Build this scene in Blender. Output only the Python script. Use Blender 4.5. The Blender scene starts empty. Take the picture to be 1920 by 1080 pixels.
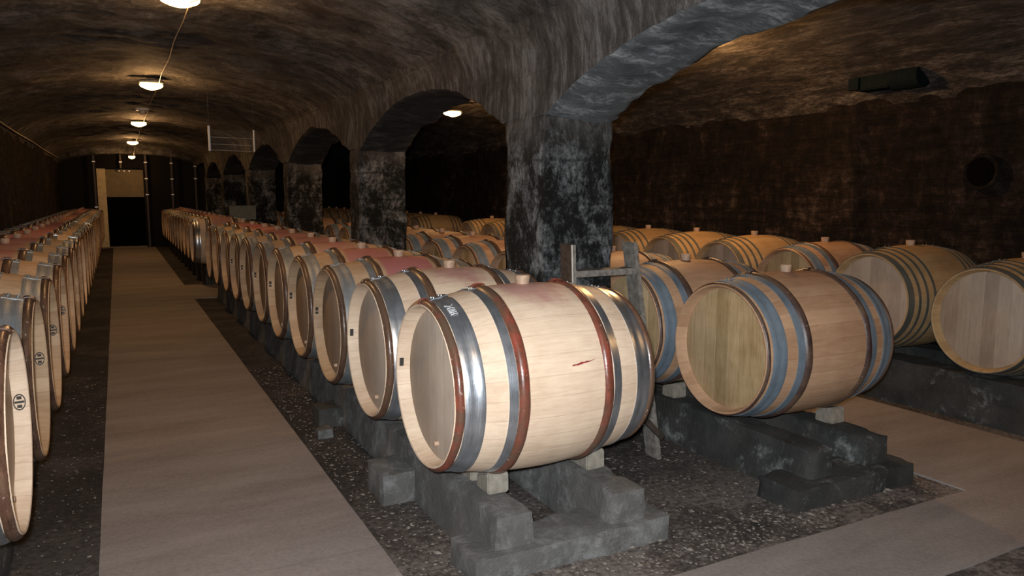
import bpy, bmesh, math, random
from mathutils import Vector, Matrix, noise
random.seed(7)
scene = bpy.context.scene
COL = scene.collection
PI = math.pi

# ------------------------------------------------------------------ materials
def new_mat(name):
    m = bpy.data.materials.new(name); m.use_nodes = True
    nt = m.node_tree; nt.nodes.clear()
    out = nt.nodes.new('ShaderNodeOutputMaterial')
    b = nt.nodes.new('ShaderNodeBsdfPrincipled')
    nt.links.new(b.outputs[0], out.inputs[0])
    return m, nt, b

class G:
    """tiny node graph helper"""
    def __init__(s, nt): s.nt = nt
    def n(s, t, **kw):
        nd = s.nt.nodes.new(t)
        for k, v in kw.items(): setattr(nd, k, v)
        return nd
    def link(s, a, b): s.nt.links.new(a, b)
    def val(s, sock, v):
        if hasattr(v, 'default_value') or hasattr(v, 'is_linked'): s.link(v, sock)
        else: sock.default_value = v
    def math(s, op, a, b=0.0, c=None, clamp=False):
        nd = s.n('ShaderNodeMath', operation=op, use_clamp=clamp)
        s.val(nd.inputs[0], a); s.val(nd.inputs[1], b)
        if c is not None: s.val(nd.inputs[2], c)
        return nd.outputs[0]
    def coords(s, kind='Object', scale=(1, 1, 1), loc=(0, 0, 0)):
        tc = s.n('ShaderNodeTexCoord'); mp = s.n('ShaderNodeMapping')
        mp.inputs['Scale'].default_value = scale; mp.inputs['Location'].default_value = loc
        s.link(tc.outputs[kind], mp.inputs[0]); return mp.outputs[0]
    def geo(s, scale=(1, 1, 1)):
        g = s.n('ShaderNodeNewGeometry'); mp = s.n('ShaderNodeMapping')
        mp.inputs['Scale'].default_value = scale
        s.link(g.outputs['Position'], mp.inputs[0]); return mp.outputs[0]
    def noise(s, vec, scale, detail=4, rough=0.6, dist=0.0):
        nd = s.n('ShaderNodeTexNoise')
        nd.inputs['Scale'].default_value = scale; nd.inputs['Detail'].default_value = detail
        nd.inputs['Roughness'].default_value = rough; nd.inputs['Distortion'].default_value = dist
        s.link(vec, nd.inputs['Vector']); return nd.outputs[0]
    def voro(s, vec, scale, feature='F1'):
        nd = s.n('ShaderNodeTexVoronoi', feature=feature)
        nd.inputs['Scale'].default_value = scale
        s.link(vec, nd.inputs['Vector']); return nd
    def ramp(s, fac, stops):
        nd = s.n('ShaderNodeValToRGB'); cr = nd.color_ramp
        while len(cr.elements) > 1: cr.elements.remove(cr.elements[-1])
        cr.elements[0].position = stops[0][0]; cr.elements[0].color = tuple(stops[0][1]) + (1,)
        for p, c in stops[1:]:
            e = cr.elements.new(p); e.color = tuple(c) + (1,)
        s.link(fac, nd.inputs[0]); return nd.outputs[0]
    def smooth(s, fac, lo, hi):
        nd = s.n('ShaderNodeMapRange', interpolation_type='SMOOTHSTEP')
        s.val(nd.inputs[0], fac); nd.inputs[1].default_value = lo; nd.inputs[2].default_value = hi
        return nd.outputs[0]
    def mix(s, fac, a, b, mode='MIX'):
        nd = s.n('ShaderNodeMix', data_type='RGBA', blend_type=mode)
        s.val(nd.inputs[0], fac)
        for i, v in ((6, a), (7, b)):
            if isinstance(v, tuple): nd.inputs[i].default_value = v + ((1,) if len(v) == 3 else ())
            else: s.link(v, nd.inputs[i])
        return nd.outputs[2]
    def bump(s, h, strength=0.5, dist=0.02, normal=None):
        nd = s.n('ShaderNodeBump')
        nd.inputs['Strength'].default_value = strength; nd.inputs['Distance'].default_value = dist
        s.link(h, nd.inputs['Height'])
        if normal is not None: s.link(normal, nd.inputs['Normal'])
        return nd.outputs[0]

def simple(name, col, rough=0.6, metal=0.0, nscale=30, var=0.35, bump=0.2, spec=0.5):
    m, nt, b = new_mat(name); g = G(nt)
    v = g.coords()
    f = g.noise(v, nscale, 5)
    c = g.ramp(f, [(0.3, tuple(x * (1 - var) for x in col)), (0.7, tuple(min(1, x * (1 + var)) for x in col))])
    g.link(c, b.inputs['Base Color'])
    b.inputs['Roughness'].default_value = rough; b.inputs['Metallic'].default_value = metal
    b.inputs['Specular IOR Level'].default_value = spec
    if bump: g.link(g.bump(f, bump, 0.004), b.inputs['Normal'])
    return m

def stone(name, dark, light, lo, hi, streak=(1, 1, 1), scale=3.0, course=None, bump=0.8, bdist=0.03,
          tint=None, fine=22, specks=0.0):
    """damp cellar masonry: dark ground with pale salt blooms, optional courses"""
    m, nt, b = new_mat(name); g = G(nt)
    v = g.geo(); vs = g.geo(streak)
    big = g.noise(vs, scale, 10, 0.76, 0.3)
    fn = g.noise(vs, fine, 8, 0.8)
    f = g.math('ADD', g.math('MULTIPLY', big, 0.7), g.math('MULTIPLY', fn, 0.3))
    mask = g.smooth(f, lo, hi)
    base = g.ramp(g.noise(v, 5, 6, 0.7), [(0.3, tuple(c * 0.6 for c in dark)), (0.7, tuple(c * 1.5 for c in dark))])
    if tint is not None:
        base = g.mix(g.smooth(g.noise(v, 1.1, 4), 0.45, 0.62), base, tint)
    col = g.mix(mask, base, light)
    if specks:
        sp = g.smooth(g.noise(v, 75, 2, 0.5), 0.70, 0.76)
        col = g.mix(g.math('MULTIPLY', sp, specks), col, (0.62, 0.64, 0.62))
    h = g.math('ADD', g.math('MULTIPLY', big, 1.0), g.math('MULTIPLY', fn, 0.45))
    if course is not None:
        # staggered coursed stones: sawtooth rows and jittered joints
        axis_u, axis_v, uw, vh = course
        sep = g.n('ShaderNodeSeparateXYZ'); wob = g.noise(v, 2.5, 3)
        wb = g.n('ShaderNodeVectorMath', operation='ADD'); gg = g.geo()
        cmb = g.n('ShaderNodeCombineXYZ')
        w2 = g.math('MULTIPLY', g.math('SUBTRACT', wob, 0.5), 0.16)
        for i in range(3): g.link(w2, cmb.inputs[i])
        g.link(gg, wb.inputs[0]); g.link(cmb.outputs[0], wb.inputs[1]); g.link(wb.outputs[0], sep.inputs[0])
        cv = g.math('DIVIDE', sep.outputs[axis_v], vh)
        row = g.math('FLOOR', cv)
        cu = g.math('ADD', g.math('DIVIDE', sep.outputs[axis_u], uw), g.math('MULTIPLY', row, 0.43))
        fv = g.math('ABSOLUTE', g.math('SUBTRACT', g.math('FRACT', cv), 0.5))
        fu = g.math('ABSOLUTE', g.math('SUBTRACT', g.math('FRACT', cu), 0.5))
        joint = g.math('MAXIMUM', g.smooth(fv, 0.38, 0.49), g.smooth(fu, 0.43, 0.495))
        h = g.math('SUBTRACT', h, g.math('MULTIPLY', joint, 0.35))
        wn = g.n('ShaderNodeTexWhiteNoise', noise_dimensions='2D')
        c2 = g.n('ShaderNodeCombineXYZ'); g.link(row, c2.inputs[0]); g.link(g.math('FLOOR', cu), c2.inputs[1])
        g.link(c2.outputs[0], wn.inputs['Vector'])
        br = g.ramp(wn.outputs[0], [(0, (0.6, 0.6, 0.6)), (1, (1.35, 1.3, 1.25))])
        col = g.mix(1.0, col, br, 'MULTIPLY')
        col = g.mix(g.math('MULTIPLY', joint, 0.55), col, tuple(c * 0.7 for c in dark))
    g.link(col, b.inputs['Base Color'])
    b.inputs['Roughness'].default_value = 0.82
    b.inputs['Specular IOR Level'].default_value = 0.35
    g.link(g.bump(h, bump, bdist), b.inputs['Normal'])
    return m

def oak(name, c_lo, c_hi, stain=(0.36, 0.10, 0.13), rz=0.392, nst=30, head=False, sv=0.18):
    """barrel staves along local X (or head boards side by side along local Y)"""
    m, nt, b = new_mat(name); g = G(nt)
    tc = g.n('ShaderNodeTexCoord'); sep = g.n('ShaderNodeSeparateXYZ'); g.link(tc.outputs['Object'], sep.inputs[0])
    info = g.n('ShaderNodeObjectInfo')
    zz = g.math('SUBTRACT', sep.outputs[2], rz)
    seed = g.math('MULTIPLY', info.outputs['Random'], 57.0)
    if head:
        w = g.math('ADD', g.math('DIVIDE', sep.outputs[1], 0.082), seed)
    else:
        ang = g.math('ARCTAN2', sep.outputs[1], zz)
        w = g.math('ADD', g.math('MULTIPLY', ang, nst / (2 * PI)), 0.5)
    idx = g.math('FLOOR', w); fr = g.math('ABSOLUTE', g.math('SUBTRACT', g.math('FRACT', w), 0.5))
    wn = g.n('ShaderNodeTexWhiteNoise', noise_dimensions='2D')
    cb = g.n('ShaderNodeCombineXYZ'); g.link(idx, cb.inputs[0]); g.link(seed, cb.inputs[1]); g.link(cb.outputs[0], wn.inputs['Vector'])
    mp = g.n('ShaderNodeMapping'); mp.inputs['Scale'].default_value = (1, 1, 0.12) if head else (0.10, 1, 1)
    add = g.n('ShaderNodeVectorMath', operation='ADD'); g.link(tc.outputs['Object'], add.inputs[0])
    cs = g.n('ShaderNodeCombineXYZ'); g.link(seed, cs.inputs[0]); g.link(seed, cs.inputs[1]); g.link(cs.outputs[0], add.inputs[1])
    g.link(add.outputs[0], mp.inputs[0])
    grain = g.noise(mp.outputs[0], 60, 5, 0.65, 0.6)
    blot = g.noise(add.outputs[0], 6, 4, 0.6)
    t = g.math('ADD', g.math('MULTIPLY', grain, 0.42), g.math('ADD', g.math('MULTIPLY', wn.outputs[0], sv), g.math('ADD', g.math('MULTIPLY', blot, 0.40), (0.34 - sv) * 0.5)))
    col = g.ramp(t, [(0.36, c_lo), (0.78, c_hi)])
    joint = g.smooth(fr, 0.470, 0.5)
    col = g.mix(g.math('MULTIPLY', joint, 0.22 if not head else 0.22), col, tuple(c * 0.35 for c in c_lo))
    if not head:
        # wine marks: a spill round the bung, plus an all-over wash of the belly whose strength is per barrel (object colour)
        sc = g.n('ShaderNodeSeparateColor'); g.link(info.outputs['Color'], sc.inputs[0])
        ax = g.math('ABSOLUTE', sep.outputs[0])
        dx = g.math('DIVIDE', sep.outputs[0], 0.16); dy = g.math('DIVIDE', sep.outputs[1], 0.24)
        d2 = g.math('ADD', g.math('MULTIPLY', dx, dx), g.math('MULTIPLY', dy, dy))
        d2 = g.math('ADD', d2, g.math('MULTIPLY', g.math('SUBTRACT', g.noise(add.outputs[0], 9, 5, 0.7), 0.5), 2.4))
        spill = g.math('MULTIPLY', g.math('SUBTRACT', 1.0, g.smooth(d2, 0.1, 1.3)), g.smooth(zz, 0.1, 0.3))
        band = g.math('SUBTRACT', 1.0, g.smooth(ax, 0.135, 0.16))
        wash = g.math('MULTIPLY', g.math('MULTIPLY', band, g.smooth(g.math('ADD', zz, g.math('MULTIPLY', blot, 0.2)), -0.1, 0.35)), sc.outputs[0])
        amt = g.math('MAXIMUM', g.math('MULTIPLY', spill, sc.outputs[1]), wash, clamp=True)
        col = g.mix(amt, col, stain)
    g.link(col, b.inputs['Base Color'])
    b.inputs['Roughness'].default_value = 0.55
    b.inputs['Specular IOR Level'].default_value = 0.3
    hh = g.math('SUBTRACT', g.math('MULTIPLY', grain, 0.5), joint)
    g.link(g.bump(hh, 0.35, 0.002), b.inputs['Normal'])
    return m

def hoop_steel(name, col, rough, metal, var=0.25):
    m, nt, b = new_mat(name); g = G(nt)
    v = g.coords(scale=(1, 0.05, 0.05)); v2 = g.coords()
    f = g.noise(v, 220, 3, 0.5); f2 = g.noise(v2, 9, 5, 0.65)
    t = g.math('ADD', g.math('MULTIPLY', f, 0.4), g.math('MULTIPLY', f2, 0.6))
    c = g.ramp(t, [(0.35, tuple(x * (1 - var) for x in col)), (0.65, tuple(min(1, x * (1 + var)) for x in col))])
    g.link(c, b.inputs['Base Color']); b.inputs['Metallic'].default_value = metal
    r = g.math('ADD', rough - 0.1, g.math('MULTIPLY', f2, 0.25)); g.link(r, b.inputs['Roughness'])
    g.link(g.bump(f, 0.25, 0.0015), b.inputs['Normal'])
    return m

def hoop_wood(name, c1, c2, rough=0.32):
    m, nt, b = new_mat(name); g = G(nt)
    v = g.coords(); vs = g.coords(scale=(1, 0.2, 0.2))
    f = g.noise(vs, 70, 5, 0.7, 0.5); f2 = g.noise(v, 14, 5, 0.7)
    c = g.ramp(g.math('ADD', g.math('MULTIPLY', f, 0.5), g.math('MULTIPLY', f2, 0.5)), [(0.38, c1), (0.62, c2)])
    c = g.mix(g.smooth(g.noise(v, 4.0, 4), 0.44, 0.64), c, (0.105, 0.065, 0.042))
    c = g.mix(g.math('MULTIPLY', g.smooth(g.noise(v, 60, 3), 0.66, 0.72), 0.6), c, (0.45, 0.36, 0.3))
    g.link(c, b.inputs['Base Color']); b.inputs['Roughness'].default_value = rough
    g.link(g.bump(f2, 0.5, 0.004), b.inputs['Normal'])
    return m

def emit(name, col, s):
    m = bpy.data.materials.new(name); m.use_nodes = True; nt = m.node_tree; nt.nodes.clear()
    o = nt.nodes.new('ShaderNodeOutputMaterial'); e = nt.nodes.new('ShaderNodeEmission')
    e.inputs[0].default_value = col + (1,); e.inputs[1].default_value = s
    nt.links.new(e.outputs[0], o.inputs[0]); return m

M = {}
def masonry(name, lower, vault=False):
    """sooty vault stone; arcade version turns to black and white mottling low down and streaky grey higher up"""
    m, nt, b = new_mat(name); g = G(nt); v = g.geo()
    sw = g.noise(v, 1.7, 8, 0.68, 1.2); fn = g.noise(v, 24, 9, 0.82, 0.2); f3 = g.noise(v, 6, 9, 0.76, 0.6)
    t = g.math('ADD', g.math('MULTIPLY', sw, 0.40), g.math('ADD', g.math('MULTIPLY', fn, 0.25), g.math('MULTIPLY', f3, 0.35)))
    cv = g.ramp(t, [(0.42, (0.028, 0.026, 0.024)), (0.49, (0.115, 0.107, 0.099)), (0.54, (0.23, 0.22, 0.205)), (0.60, (0.42, 0.405, 0.385))])
    red = g.smooth(g.noise(v, 0.9, 3), 0.50, 0.66)
    cv = g.mix(g.math('MULTIPLY', red, 0.45), cv, (0.055, 0.034, 0.026))
    sp = g.smooth(g.noise(v, 48, 2, 0.5), 0.72, 0.77)
    col = cv; h = g.math('ADD', g.math('MULTIPLY', f3, 0.9), g.math('MULTIPLY', fn, 0.45))
    if lower:
        sep = g.n('ShaderNodeSeparateXYZ'); g.link(v, sep.inputs[0]); z = sep.outputs[2]
        zj = g.math('ADD', z, g.math('MULTIPLY', g.math('SUBTRACT', f3, 0.5), 0.5))
        # vertical drip streaks
        vs = g.geo((1, 1, 0.16)); st = g.noise(vs, 19, 7, 0.78, 0.1)
        cs = g.ramp(g.math('ADD', g.math('MULTIPLY', st, 0.6), g.math('MULTIPLY', sw, 0.4)), [(0.42, (0.075, 0.067, 0.060)), (0.51, (0.165, 0.152, 0.14)), (0.59, (0.37, 0.36, 0.35))])
        col = g.mix(g.smooth(zj, 2.22, 2.46), cs, cv)
        # black mould with pale salt crust low down
        vm = g.geo((1, 1, 0.75)); n1 = g.noise(vm, 4.6, 10, 0.72, 0.5); n2 = g.noise(vm, 34, 8, 0.8)
        q = g.math('ADD', g.math('MULTIPLY', n1, 0.62), g.math('MULTIPLY', n2, 0.38))
        cm = g.ramp(q, [(0.45, (0.009, 0.011, 0.010)), (0.498, (0.028, 0.031, 0.030)), (0.513, (0.10, 0.108, 0.112)), (0.56, (0.24, 0.255, 0.265)), (0.60, (0.50, 0.53, 0.54))])
        # courses of big blocks
        fz = g.math('ABSOLUTE', g.math('SUBTRACT', g.math('FRACT', g.math('DIVIDE', g.math('ADD', z, g.math('MULTIPLY', sw, 0.09)), 0.24)), 0.5))
        jt = g.smooth(fz, 0.44, 0.5); h = g.math('SUBTRACT', h, g.math('MULTIPLY', jt, 0.25))
        cm = g.mix(g.math('MULTIPLY', jt, 0.5), cm, (0.014, 0.015, 0.014))
        col = g.mix(g.smooth(zj, 1.62, 1.95), cm, col)
        sp = g.math('MAXIMUM', sp, g.smooth(g.noise(v, 85, 2, 0.5), 0.70, 0.75))
    col = g.mix(g.math('MULTIPLY', sp, 0.35), col, (0.50, 0.50, 0.48))
    g.link(col, b.inputs['Base Color']); b.inputs['Roughness'].default_value = 0.85
    b.inputs['Specular IOR Level'].default_value = 0.3
    g.link(g.bump(h, 1.0, 0.14), b.inputs['Normal']); return m
def masonry_right():
    """long thin rubble stones running along the right vault"""
    m, nt, b = new_mat('right_vault_stone'); g = G(nt); v = g.geo((1.6, 0.42, 1.6))
    n1 = g.noise(v, 6, 9, 0.76, 0.4); n2 = g.noise(v, 36, 8, 0.82)
    t = g.math('ADD', g.math('MULTIPLY', n1, 0.6), g.math('MULTIPLY', n2, 0.4))
    c = g.ramp(t, [(0.43, (0.010, 0.008, 0.007)), (0.49, (0.055, 0.046, 0.040)), (0.54, (0.15, 0.13, 0.115)), (0.60, (0.34, 0.31, 0.28))])
    g.link(c, b.inputs['Base Color']); b.inputs['Roughness'].default_value = 0.85
    g.link(g.bump(t, 1.0, 0.22), b.inputs['Normal']); return m
def wall_mat():
    m, nt, b = new_mat('wall_stone'); g = G(nt); v = g.geo(); vz = g.geo((1, 1, 0.55)); vh = g.geo((1, 0.45, 2.2))
    n1 = g.noise(v, 1.3, 6, 0.65, 0.5); n2 = g.noise(vz, 8, 9, 0.78, 0.4); n3 = g.noise(vh, 7, 7, 0.75)
    t = g.math('ADD', g.math('MULTIPLY', n1, 0.3), g.math('ADD', g.math('MULTIPLY', n2, 0.4), g.math('MULTIPLY', n3, 0.3)))
    c = g.ramp(t, [(0.43, (0.006, 0.005, 0.004)), (0.50, (0.020, 0.014, 0.0105)), (0.55, (0.044, 0.031, 0.024)), (0.61, (0.15, 0.112, 0.092))])
    sep = g.n('ShaderNodeSeparateXYZ'); g.link(v, sep.inputs[0])
    # brown mottling, paler and stronger towards the floor
    damp = g.math('SUBTRACT', 1.0, g.smooth(g.math('ADD', sep.outputs[2], g.math('MULTIPLY', n1, 0.8)), 1.2, 2.3))
    salt = g.math('MULTIPLY', damp, g.smooth(g.math('ADD', g.math('MULTIPLY', n2, 0.6), g.math('MULTIPLY', n3, 0.4)), 0.50, 0.66))
    c = g.mix(g.math('MULTIPLY', salt, 0.55), c, (0.15, 0.092, 0.070))
    fz = g.math('ABSOLUTE', g.math('SUBTRACT', g.math('FRACT', g.math('DIVIDE', g.math('ADD', sep.outputs[2], g.math('MULTIPLY', n1, 0.12)), 0.135)), 0.5))
    jt = g.smooth(fz, 0.40, 0.5); c = g.mix(g.math('MULTIPLY', jt, 0.25), c, (0.008, 0.006, 0.005))
    g.link(c, b.inputs['Base Color']); b.inputs['Roughness'].default_value = 0.9; b.inputs['Specular IOR Level'].default_value = 0.2
    h = g.math('SUBTRACT', g.math('ADD', n2, g.math('MULTIPLY', n3, 0.6)), g.math('MULTIPLY', jt, 0.15))
    g.link(g.bump(h, 1.0, 0.09), b.inputs['Normal']); return m
M['vault'] = masonry('vault_stone', False)
M['vault_end'] = M['vault']
M['vault_right'] = masonry_right()
M['wall'] = wall_mat()
M['wall_end'] = stone('wall_end_stone', (0.004, 0.003, 0.0025), (0.012, 0.009, 0.006), 0.55, 0.72, (1, 1, 0.6), 3.0,
                  None, 0.8, 0.03)
M['pillar'] = masonry('arcade_stone', True)
M['arch'] = M['pillar']
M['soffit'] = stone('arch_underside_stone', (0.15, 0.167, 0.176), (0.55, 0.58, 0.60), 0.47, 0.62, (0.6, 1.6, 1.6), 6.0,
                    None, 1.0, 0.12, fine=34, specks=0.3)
M['soffit_dark'] = stone('dark_arch_underside', (0.022, 0.023, 0.023), (0.12, 0.125, 0.128), 0.48, 0.66, (0.5, 1.6, 1.6), 6.0,
                    None, 1.0, 0.06, fine=24, specks=0.2)  # darker underside tone for the arches past the near one
M['cradle'] = stone('cradle_stone', (0.125, 0.124, 0.12), (0.32, 0.325, 0.32), 0.46, 0.68, (1, 1, 1), 4.0,
                    None, 0.9, 0.03, tint=(0.14, 0.135, 0.125), specks=0.15)
M['cradle_dark'] = stone('cradle_stone_damp', (0.045, 0.047, 0.045), (0.28, 0.30, 0.30), 0.52, 0.66, (1, 1, 1), 4.0,
                    None, 0.9, 0.03, tint=(0.085, 0.08, 0.07), specks=0.2)

def dirt_mat():
    m, nt, b = new_mat('earth_floor'); g = G(nt); v = g.geo()
    big = g.noise(v, 2.0, 6, 0.65); fine = g.noise(v, 38, 8, 0.75); vo = g.voro(v, 46)
    c = g.ramp(g.math('ADD', g.math('MULTIPLY', big, 0.5), g.math('MULTIPLY', fine, 0.5)),
               [(0.40, (0.024, 0.019, 0.015)), (0.49, (0.105, 0.084, 0.072)), (0.58, (0.32, 0.275, 0.245))])
    sy = g.n('ShaderNodeSeparateXYZ'); g.link(v, sy.inputs[0])
    front_mask = g.math('SUBTRACT', 1.0, g.smooth(g.math('ADD', sy.outputs[1], g.math('MULTIPLY', g.math('SUBTRACT', big, 0.5), 4.0)), 2.3, 4.0))  # front ground keeps its tone, earth further back is mixed towards near-black
    c = g.mix(front_mask, g.mix(0.75, c, (0.012, 0.009, 0.007)), c)
    tw = g.n('ShaderNodeSeparateColor'); g.link(vo.outputs['Color'], tw.inputs[0])
    peb = g.math('MULTIPLY', g.math('GREATER_THAN', tw.outputs[0], 0.88), g.math('SUBTRACT', 1.0, g.smooth(vo.outputs['Distance'], 0.25, 0.5)))
    c = g.mix(g.math('MULTIPLY', peb, 0.0), c, (0.28, 0.25, 0.22))
    g.link(c, b.inputs['Base Color']); b.inputs['Roughness'].default_value = 0.9
    h = g.math('ADD', fine, g.math('MULTIPLY', big, 0.6))
    g.link(g.bump(h, 1.0, 0.02), b.inputs['Normal']); return m
M['dirt'] = dirt_mat()

def path_mat():
    m, nt, b = new_mat('path_concrete'); g = G(nt); v = g.geo(); vs = g.geo((0.6, 2.5, 1))
    big = g.noise(vs, 1.3, 6, 0.6); fine = g.noise(v, 60, 6, 0.7)
    c = g.ramp(g.math('ADD', g.math('MULTIPLY', big, 0.6), g.math('MULTIPLY', fine, 0.4)),
               [(0.36, (0.185, 0.158, 0.145)), (0.64, (0.33, 0.29, 0.27))])
    dk = g.smooth(g.noise(v, 150, 2), 0.70, 0.76)
    c = g.mix(g.math('MULTIPLY', dk, 0.35), c, (0.07, 0.055, 0.045))
    # broom and pour lines across the slab
    sep = g.n('ShaderNodeSeparateXYZ'); g.link(v, sep.inputs[0])
    fy = g.math('ABSOLUTE', g.math('SUBTRACT', g.math('FRACT', g.math('DIVIDE', sep.outputs[1], 1.45)), 0.5))
    ln = g.math('MULTIPLY', g.smooth(fy, 0.494, 0.5), 0.3)
    c = g.mix(ln, c, (0.13, 0.10, 0.085))
    g.link(c, b.inputs['Base Color']); b.inputs['Roughness'].default_value = 0.78
    g.link(g.bump(fine, 0.35, 0.006), b.inputs['Normal']); return m
M['path'] = path_mat()

M['oakA'] = oak('pale_oak', (0.50, 0.35, 0.24), (0.80, 0.65, 0.49), sv=0.10)
M['oakD'] = oak('darker_oak', (0.31, 0.195, 0.11), (0.56, 0.41, 0.265), sv=0.20)  # darker oak for most barrels behind the pale front ones
M['headD'] = oak('darker_oak_head', (0.25, 0.185, 0.135), (0.42, 0.33, 0.25), head=True, sv=0.14)
M['oakB'] = oak('tan_oak', (0.30, 0.165, 0.09), (0.54, 0.35, 0.22))
M['oakC'] = oak('honey_oak', (0.30, 0.185, 0.085), (0.50, 0.345, 0.18))
M['headA'] = oak('pale_oak_head', (0.38, 0.30, 0.235), (0.58, 0.48, 0.39), head=True, sv=0.12)
M['headB'] = oak('olive_oak_head', (0.25, 0.17, 0.075), (0.56, 0.42, 0.25), head=True, sv=0.30)
M['headC'] = oak('grey_oak_head', (0.30, 0.225, 0.165), (0.50, 0.40, 0.31), head=True, sv=0.30)
M['steelA'] = hoop_steel('bright_steel', (0.56, 0.60, 0.65), 0.30, 0.9)
M['steelG'] = hoop_steel('galvanised_steel', (0.26, 0.28, 0.29), 0.50, 0.55)
M['steelB'] = hoop_steel('blue_grey_steel', (0.17, 0.22, 0.27), 0.62, 0.35)
M['steelC'] = hoop_steel('dull_grey_steel', (0.13, 0.135, 0.12), 0.5, 0.4)
M['chestnut'] = hoop_wood('red_chestnut', (0.07, 0.036, 0.022), (0.27, 0.060, 0.038), 0.30)
M['chestnut2'] = hoop_wood('brown_chestnut', (0.055, 0.028, 0.019), (0.17, 0.085, 0.05), 0.30)
M['chestnut3'] = hoop_wood('dull_chestnut', (0.035, 0.020, 0.014), (0.12, 0.062, 0.038), 0.36)
M['chestnut_dark'] = hoop_wood('dark_chestnut', (0.030, 0.018, 0.016), (0.085, 0.048, 0.04), 0.42)
M['bung'] = simple('bung_wood', (0.42, 0.29, 0.20), 0.6, 0, 25)
M['ink'] = simple('stamp_ink', (0.03, 0.025, 0.022), 0.7, 0, 40, bump=0)
M['chalk'] = simple('white_marker', (0.75, 0.75, 0.72), 0.7, 0, 40, bump=0)
M['gash'] = simple('wine_red_mark', (0.23, 0.03, 0.03), 0.6, 0, 40, bump=0)
M['ladder'] = simple('grey_weathered_wood', (0.19, 0.175, 0.155), 0.55, 0, 30, 0.5, 0.3)
M['stringer'] = simple('brown_ladder_wood', (0.075, 0.055, 0.042), 0.5, 0, 30, 0.4, 0.3)
M['brace'] = simple('dark_brace_wood', (0.055, 0.04, 0.03), 0.6)
M['nail'] = simple('nail_steel', (0.75, 0.75, 0.72), 0.25, 0.9)
M['wedge'] = simple('wedge_wood', (0.24, 0.215, 0.175), 0.75, 0, 30, 0.3, 0.4)
M['duct'] = simple('dark_teal_metal', (0.004, 0.008, 0.009), 0.8, 0.0, spec=0.08)
M['cream2'] = simple('beige_panel_paint', (0.24, 0.19, 0.11), 0.7, 0, 8, 0.15, 0.05)
M['cream'] = simple('cream_paint', (0.75, 0.62, 0.36), 0.6, 0, 8, 0.15, 0.05)
M['black'] = simple('opening_black', (0.002, 0.0017, 0.0015), 1.0, 0, bump=0, spec=0.05)  # near-black that paints the shade inside the doorway and the wall hole
M['post'] = simple('brown_steel_post', (0.05, 0.035, 0.026), 0.5, 0.2)
M['bracket'] = simple('shiny_bracket', (0.75, 0.72, 0.66), 0.3, 0.2)
M['cable'] = simple('cream_cable', (0.45, 0.38, 0.27), 0.5, 0)
M['lampbody'] = simple('lamp_enamel', (0.35, 0.30, 0.22), 0.4, 0)
M['glow'] = emit('lamp_glow', (1.0, 0.66, 0.25), 14.0)
M['white'] = simple('white_edge_plastic', (0.62, 0.60, 0.54), 0.4, 0, 30, 0.1, 0)
M['wire'] = simple('pale_wire', (0.40, 0.37, 0.32), 0.4, 0.3, 30, 0.1, 0)
M['box'] = simple('grey_green_box', (0.075, 0.085, 0.065), 0.5, 0)
M['pebble'] = simple('pebble_chips', (0.20, 0.175, 0.15), 0.8, 0, 20, 0.5, 0)
M['hose'] = simple('black_rubber', (0.008, 0.008, 0.009), 0.5, 0)
def clear_mat():
    m, nt, b = new_mat('clear_acrylic')
    b.inputs['Base Color'].default_value = (0.25, 0.25, 0.22, 1); b.inputs['Roughness'].default_value = 0.15
    b.inputs['Alpha'].default_value = 0.05
    return m
M['clear'] = clear_mat()

# ------------------------------------------------------------------ object helpers
def link(name, me, mat=None, parent=None, mats=None):
    o = bpy.data.objects.new(name, me); COL.objects.link(o)
    if mats:
        for mm in mats: me.materials.append(mm)
    elif mat is not None: me.materials.append(mat)
    if parent is not None: o.parent = parent
    return o
def from_bm(name, bm, mat=None, parent=None, smooth=False, mats=None, angle=None):
    me = bpy.data.meshes.new(name); bm.normal_update(); bm.to_mesh(me); bm.free()
    if smooth:
        for p in me.polygons: p.use_smooth = True
        if angle: me.set_sharp_from_angle(angle=math.radians(angle))
    return link(name, me, mat, parent, mats)
def empty(name, loc, rz=0.0):
    o = bpy.data.objects.new(name, None); COL.objects.link(o)
    o.location = loc; o.rotation_euler = (0, 0, rz); o.empty_display_size = 0.1; return o
def tag(o, label=None, cat=None, group=None, kind=None):
    if label: o['label'] = label
    if cat: o['category'] = cat
    if group: o['group'] = group
    if kind: o['kind'] = kind
    return o
def box_bm(x0, x1, y0, y1, z0, z1, bm=None):
    bm = bm or bmesh.new()
    v = [bm.verts.new((x, y, z)) for x in (x0, x1) for y in (y0, y1) for z in (z0, z1)]
    for f in ((0, 1, 3, 2), (4, 6, 7, 5), (0, 4, 5, 1), (2, 3, 7, 6), (0, 2, 6, 4), (1, 5, 7, 3)):
        bm.faces.new([v[i] for i in f])
    return bm
def obox(p0, p1, w, h, up=(0, 0, 1), bm=None):
    """bar from p0 to p1, width w sideways, height h along up"""
    bm = bm or bmesh.new()
    p0, p1 = Vector(p0), Vector(p1); d = (p1 - p0).normalized()
    s = d.cross(Vector(up)).normalized(); u = s.cross(d)
    v = []
    for p in (p0, p1):
        for a, c in ((-1, -1), (1, -1), (1, 1), (-1, 1)):
            v.append(bm.verts.new(p + s * w / 2 * a + u * h / 2 * c))
    for f in ((3, 2, 1, 0), (4, 5, 6, 7), (0, 1, 5, 4), (1, 2, 6, 5), (2, 3, 7, 6), (3, 0, 4, 7)):
        bm.faces.new([v[i] for i in f])
    return bm
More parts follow.
